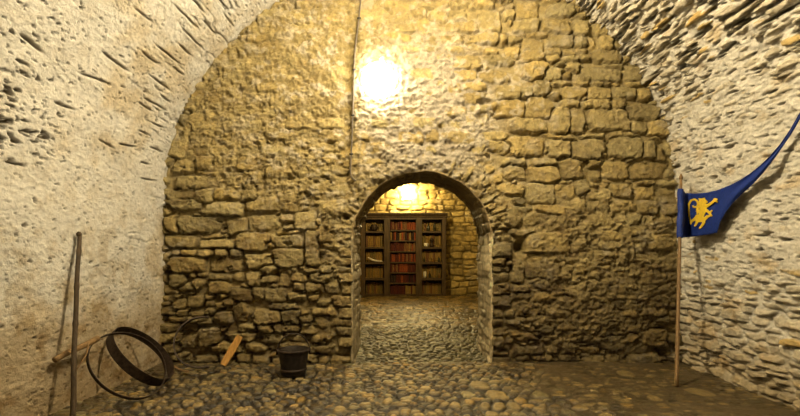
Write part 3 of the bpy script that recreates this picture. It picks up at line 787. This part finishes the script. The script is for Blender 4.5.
# ---- bright bulkhead lamp on the rubble wall
WARM = (1.0, .85, .57)
def bulkhead(name, c, r, mat, label, mount):
    o = empty(name, c); tag(o, label, 'lamp')
    prof = [(0, -.02), (r * .5, -.02), (r * .55, -.01), (r * .55, .02), (r * .5, .03), (0, .03)]
    m = lathe_mesh('base_plate', prof, 32); m.transform(Matrix.Rotation(math.pi / 2, 4, 'X')); link('base_plate', m, M_DARK, o)
    pr_ = [(r * math.cos(a), .045 + r * .40 * math.sin(a)) for a in np.linspace(-1.1, math.pi / 2, 18)]
    m = lathe_mesh('globe', pr_, 32); m.transform(Matrix.Rotation(math.pi / 2, 4, 'X')); link('globe', m, mat, o)
    m = tube_mesh('bracket', [(0, .0, 0), (0, mount, 0)], .02, 10); link('bracket', m, M_DARK, o)
    return o
M_L1 = glow('lamp_white', (1.0, .92, .74), 34)
M_L2 = glow('lamp_gold', (1.0, .76, .32), 200)
M_L3 = glow('lamp_pendant', WARM, 5200)
pL = at(378, 80, DB - .125)
bulkhead('wall_lamp', pL, .17, M_L1, 'round glaring lamp on the rubble wall beside the vertical cable', .125)
pF = at(408, 193, YF - .22)
bulkhead('wall_lamp', pF, .17, M_L2, 'glowing golden lamp on the far wall above the bookcase', .22)
# pendant hanging from the crown of the vault, above the frame
pP = Vector((.15, 3.05, 3.85))
o = empty('unseen_pendant', pP); tag(o, 'round pendant lamp hanging from the crown of the vault on a cord', 'lamp')
bm = bmesh.new(); bmesh.ops.create_icosphere(bm, subdivisions=3, radius=.042); me = bpy.data.meshes.new('globe'); bm.to_mesh(me); bm.free(); link('globe', me, M_L3, o)
link('cord', tube_mesh('cord', [(0, 0, .08), (0, 0, .56)], .006, 8), M_DARK, o)
link('socket', lathe_mesh('socket', [(0, .12), (.025, .12), (.028, .08), (.025, .06), (0, .06)], 16), M_DARK, o)

pQ = Vector((.3, 10.3, 3.05))  # unseen lamp added above the doorway view to brighten the bookcase
o = empty('unseen_pendant', pQ); tag(o, 'added unseen lamp high in the far room, brightening the bookcase', 'lamp')
bm = bmesh.new(); bmesh.ops.create_icosphere(bm, subdivisions=3, radius=.07); me = bpy.data.meshes.new('globe'); bm.to_mesh(me); bm.free(); link('globe', me, glow('far_fill', (1.0, .74, .30), 800), o)
link('cord', tube_mesh('cord', [(0, 0, .08), (0, 0, .7)], .006, 8), M_DARK, o)
link('socket', lathe_mesh('socket', [(0, .12), (.025, .12), (.028, .08), (.025, .06), (0, .06)], 16), M_DARK, o)

# ================================================================ BOOKCASE
YB = 12.55; SB = F / YB
def bxp(px): return (px - VX) / SB
def bzp(py): return CH + (VY - py) / SB
o = empty('bookcase', (bxp(403.5), YB + .18, 0)); tag(o, 'dark wooden three-bay bookcase against the far wall beyond the arch', 'bookcase')
O = Vector(o.location)
def bpart(name, x0, z0, x1, z1, y0=YB, y1=YB + .34, mat=M_WOOD, bev=.006):
    return link(name, box_mesh(name, [(x0 - O.x, y0 - O.y, z0 - O.z, x1 - O.x, y1 - O.y, z1 - O.z)], bev), mat, o, smooth=False)
fl = max(floor_z(x, YB + .1) for x in (-1, -.5, 0, .5, 1))
ZB0 = fl - .01
ups = [(361, 365), (384, 390), (416, 422), (442, 446)]
for (a, b) in ups:
    bpart('upright', bxp(a), ZB0, bxp(b), bzp(217), YB - .01)
bpart('plinth', bxp(361.5), ZB0, bxp(445.5), bzp(294.3), YB - .0, YB + .3)
bpart('top_board', bxp(361), bzp(219.5), bxp(446), bzp(216.5), YB - .005)
bpart('back_panel', bxp(362), ZB0, bxp(445), bzp(217), YB + .32, YB + .35, M_WOODD)
bm = bmesh.new()
prof = [(-.0, bzp(217.6)), (-.03, bzp(217.2)), (-.035, bzp(216.2)), (-.07, bzp(214.6)), (-.085, bzp(214.4)), (-.085, bzp(213)), (.34, bzp(213)), (.34, bzp(217.6))]
for sx_, xx in ((0, bxp(360.2)), (1, bxp(447.5))):
    pass
vs_a = [bm.verts.new((bxp(360) - O.x - (0 if p[0] > 0 else 0), YB + p[0] - O.y, p[1])) for p in prof]
vs_b = [bm.verts.new((bxp(447.5) - O.x, YB + p[0] - O.y, p[1])) for p in prof]
for k in range(len(prof)): bm.faces.new((vs_a[k], vs_a[(k + 1) % len(prof)], vs_b[(k + 1) % len(prof)], vs_b[k]))
bm.faces.new(vs_a[::-1]); bm.faces.new(vs_b); bmesh.ops.recalc_face_normals(bm, faces=bm.faces)
me = bpy.data.meshes.new('cornice'); bm.to_mesh(me); bm.free(); link('cornice', me, M_WOOD, o, smooth=False)
side_rows = [(221.5, 231), (233.5, 247), (249.5, 262), (264.8, 278), (281, 294.3)]
mid_rows = [(221, 229.8), (231.3, 240.4), (241.9, 251.2), (252.7, 262), (263.5, 272.4), (273.9, 282.8), (284.4, 294.3)]
for bay, (a, b), rowsb in (('left', (365, 384), side_rows), ('middle', (390, 416), mid_rows), ('right', (422, 442), side_rows)):
    for k in range(len(rowsb) - 1):
        bpart('shelf', bxp(a), bzp(rowsb[k + 1][0] - (.6 if bay != 'middle' else .2)), bxp(b), bzp(rowsb[k][1]), YB + .01, YB + .32)
BM = {}
for nm, colr in (('dark red', (.11, .028, .016)), ('orange-red', (.30, .075, .025)), ('maroon', (.09, .022, .02)), ('brown', (.20, .10, .04)), ('black-brown', (.035, .022, .016)),
                 ('golden tan', (.34, .215, .06)), ('ochre', (.32, .19, .045)), ('olive-brown', (.20, .14, .04))):
    BM[nm] = plain('leather_' + nm.replace(' ', '_').replace('-', '_'), colr, .5, 0, .3, 25, .2)
M_PAGE = plain('book_pages', (.55, .45, .28), .8)
def book_mesh(nm):
    """unit book: spine at y=0 facing the room, 1 wide, 1 deep, 1 high"""
    bm = bmesh.new(); zs = [0, .12, .14, .17, .19, .5, .52, .8, .82, .85, .87, 1]
    bulge = [0, 0, .04, .04, 0, 0, .0, 0, .04, .04, 0, 0]
    rings = []
    for z_, bl_ in zip(zs, bulge):
        rings.append([bm.verts.new((x_, y_ - bl_ * (1 if y_ < .1 else 0), z_)) for x_, y_ in ((-.5, 1), (-.5, .10), (-.36, .03), (0, 0), (.36, .03), (.5, .10), (.5, 1))])
    for p, q in zip(rings, rings[1:]):
        for j in range(7): bm.faces.new((p[j], p[(j + 1) % 7], q[(j + 1) % 7], q[j]))
    bm.faces.new(rings[0][::-1]); f = bm.faces.new(rings[-1])
    r = bmesh.ops.inset_individual(bm, faces=[f], thickness=.09); f.material_index = 1
    for v in f.verts: v.co.z -= .03
    bmesh.ops.recalc_face_normals(bm, faces=bm.faces)
    me = bpy.data.meshes.new('book_' + nm); bm.to_mesh(me); bm.free()
    me.materials.append(BM[nm]); me.materials.append(M_PAGE); return me
BMESH = {k: book_mesh(k) for k in BM}
ords = ['top', 'second', 'third', 'fourth', 'fifth', 'sixth', 'bottom']
R = random.Random(4)
def pick(bay, r, f):
    if bay != 'middle':
        return R.choice(['golden tan', 'ochre', 'olive-brown', 'ochre', 'olive-brown', 'brown' if f < .6 else 'golden tan'])
    if r == 0: return R.choice(['dark red', 'brown', 'maroon']) if f < .4 else R.choice(['orange-red', 'orange-red', 'brown'])
    if r == 1: return R.choice(['orange-red', 'dark red', 'golden tan', 'brown', 'black-brown'])
    if r == 2: return R.choice(['dark red', 'maroon', 'dark red']) if f < .52 else R.choice(['golden tan', 'brown', 'orange-red'])
    if r == 3: return R.choice(['orange-red', 'dark red', 'dark red', 'brown'])
    if r == 4: return R.choice(['dark red', 'brown']) if f < .35 else (R.choice(['orange-red']) if f < .62 else R.choice(['dark red', 'maroon']))
    if r == 5: return R.choice(['maroon', 'black-brown']) if f < .2 or f > .55 else R.choice(['orange-red', 'dark red'])
    return R.choice(['dark red', 'maroon', 'maroon']) if f < .6 else R.choice(['golden tan', 'golden tan', 'dark red'])
for bay, (a, b), rowsb, bw in (('left', (365, 384), side_rows, .052), ('middle', (390, 416), mid_rows, .043), ('right', (422, 442), side_rows, .052)):
    for r, (t_, b__) in enumerate(rowsb):
        sn = ords[r] if len(rowsb) == 7 else ['top', 'second', 'middle', 'fourth', 'bottom'][r]
        x = bxp(a) + .008; x1 = bxp(b) - .008
        z0 = bzp(b__); hmax = bzp(t_) - z0
        while x < x1 - .02:
            w = min(bw * R.uniform(.75, 1.35), x1 - x)
            if x1 - (x + w) < .02: w = x1 - x
            f = (x - bxp(a)) / (x1 - bxp(a))
            cname = pick(bay, r, f)
            ob = bpy.data.objects.new('book', BMESH[cname]); COL.objects.link(ob)
            hh = hmax * R.uniform(.80, .95) if bay == 'middle' else hmax * R.uniform(.78, .92)
            dep = .18
            yfront = YB + (.035 if bay == 'middle' else .13) + R.uniform(0, .015)
            ob.scale = (w * .955, dep, hh); ob.location = (x + w / 2, yfront, z0 + .001)
            tag(ob, '%s leather-bound book in the row on the %s shelf of the %s bay' % (cname, sn, bay), 'book', '%s books on the %s shelf of the %s bay' % (cname, sn, bay))
            x += w
# objects standing in front of the books
def vase(name, px, py, prof, mat, label, cat, y=YB + .07, parts=()):
    m = lathe_mesh('body', prof, 20)
    e = empty(name, (bxp(px), y, bzp(py) + .001)); tag(e, label, cat)
    link('body', m, mat, e)
    for nm, mm, mt in parts: link(nm, mm, mt, e)
    return e
M_BOT = plain('dark_glass', (.03, .03, .018), .15, 0, .3, 20, 0, spec=.6)
M_BOT2 = plain('brown_glass', (.16, .08, .02), .2, 0, .3, 20, 0, spec=.6)
def bottle_prof(r, h): return [(0, 0), (r, 0), (r * 1.02, h * .05), (r, h * .55), (r * .55, h * .7), (r * .32, h * .78), (r * .32, h * .95), (r * .4, h * .96), (r * .4, h), (0, h)]
def bottle(px, py, r, h, mat, label):
    return vase('bottle', px, py, bottle_prof(r, h), mat, label, 'bottle', parts=[('cork', lathe_mesh('cork', [(0, h * .99), (r * .28, h * .99), (r * .3, h * 1.06), (0, h * 1.06)], 12), M_BRANCH)])
e = vase('pot', 374, 231, [(0, 0), (.06, 0), (.095, .04), (.105, .09), (.09, .14), (.07, .155), (.078, .17), (.07, .17), (.06, .15), (0, .148)], M_IRON, 'dark round pot with two ears on the top shelf of the left bay', 'pot')
for s_ in (-1, 1):
    link('ear', tube_mesh('ear', [(s_ * (.095 + .035 * math.sin(t)), 0, .12 - .045 * math.cos(t)) for t in np.linspace(0, math.pi, 10)], .009, 8), M_IRON, e)
hp = [at(368.5, 256.3, YB + .05), at(371, 257.4, YB + .04), at(375, 259.6, YB + .04), at(380, 261.0, YB + .04), at(385, 261.3, YB + .045)]
e = empty('horn', (hp[2].x, hp[2].y, bzp(262))); tag(e, 'pale curved horn lying on the middle shelf of the left bay', 'horn')
e.location = (hp[2].x, YB + .06, bzp(262))
link('body', tube_mesh('body', [(-.19, 0, .125), (-.14, 0, .09), (-.07, 0, .05), (.02, 0, .030), (.12, 0, .022), (.2, 0, .02)], [.010, .022, .028, .028, .020, .006], 12), M_GOLDH if False else M_WHITE, e)
bottle(428.5, 231, .042, .21, M_BOT, 'squat dark bottle at the left on the top shelf of the right bay')
bottle(434.5, 231, .036, .23, M_BOT, 'taller dark bottle at the right on the top shelf of the right bay')
vase('cup', 426.3, 247, [(0, 0), (.04, 0), (.055, .03), (.058, .1), (.05, .1), (.045, .03), (0, .02)], M_WHITE, 'small white cup on the second shelf of the right bay', 'cup')
vase('jar', 431.8, 247, [(0, 0), (.05, 0), (.06, .05), (.03, .1), (.03, .13), (.055, .17), (.055, .2), (.03, .235), (0, .24)], M_IRON, 'dark waisted jar beside the white cup on the second shelf of the right bay', 'jar')
bottle(424.5, 262, .028, .14, M_BOT, 'small dark bottle at the left of the middle shelf of the right bay')
bottle(433.0, 262, .036, .17, M_BOT2, 'brown bottle in the middle of the middle shelf of the right bay')
bottle(439.0, 262, .032, .14, M_BOT, 'small dark bottle at the right of the middle shelf of the right bay')
vase('cup', 425.0, 278, [(0, 0), (.03, 0), (.04, .03), (.04, .13), (.03, .17), (.022, .17), (.022, .02), (0, .02)], M_WHITE, 'narrow pale cup on the fourth shelf of the right bay', 'cup')
bottle(429.8, 278, .034, .17, M_BOT, 'dark bottle beside the pale cup on the fourth shelf of the right bay')
bottle(439.5, 278, .03, .14, M_BOT2, 'small brown bottle at the right end of the fourth shelf of the right bay')

# ================================================================ CAMERA, VIEW
cam = bpy.data.cameras.new('camera'); co = bpy.data.objects.new('camera', cam); COL.objects.link(co)
co.location = (0, 0, CH); co.rotation_euler = (math.pi / 2, 0, 0)
cam.sensor_width = 36; cam.lens = F / 800 * 36; cam.shift_y = (VY - 208) / 800; cam.shift_x = -(VX - 400) / 800
cam.clip_start = .05; cam.clip_end = 60
sc.camera = co
w = bpy.data.worlds.new('world'); sc.world = w; w.use_nodes = True
w.node_tree.nodes['Background'].inputs[0].default_value = (.02, .015, .01, 1)
vs_ = sc.view_settings
vs_.view_transform = 'Standard'; vs_.look = 'None'; vs_.gamma = 1; vs_.use_curve_mapping = False
vs_.exposure = .17
sc.cycles.diffuse_bounces = 1
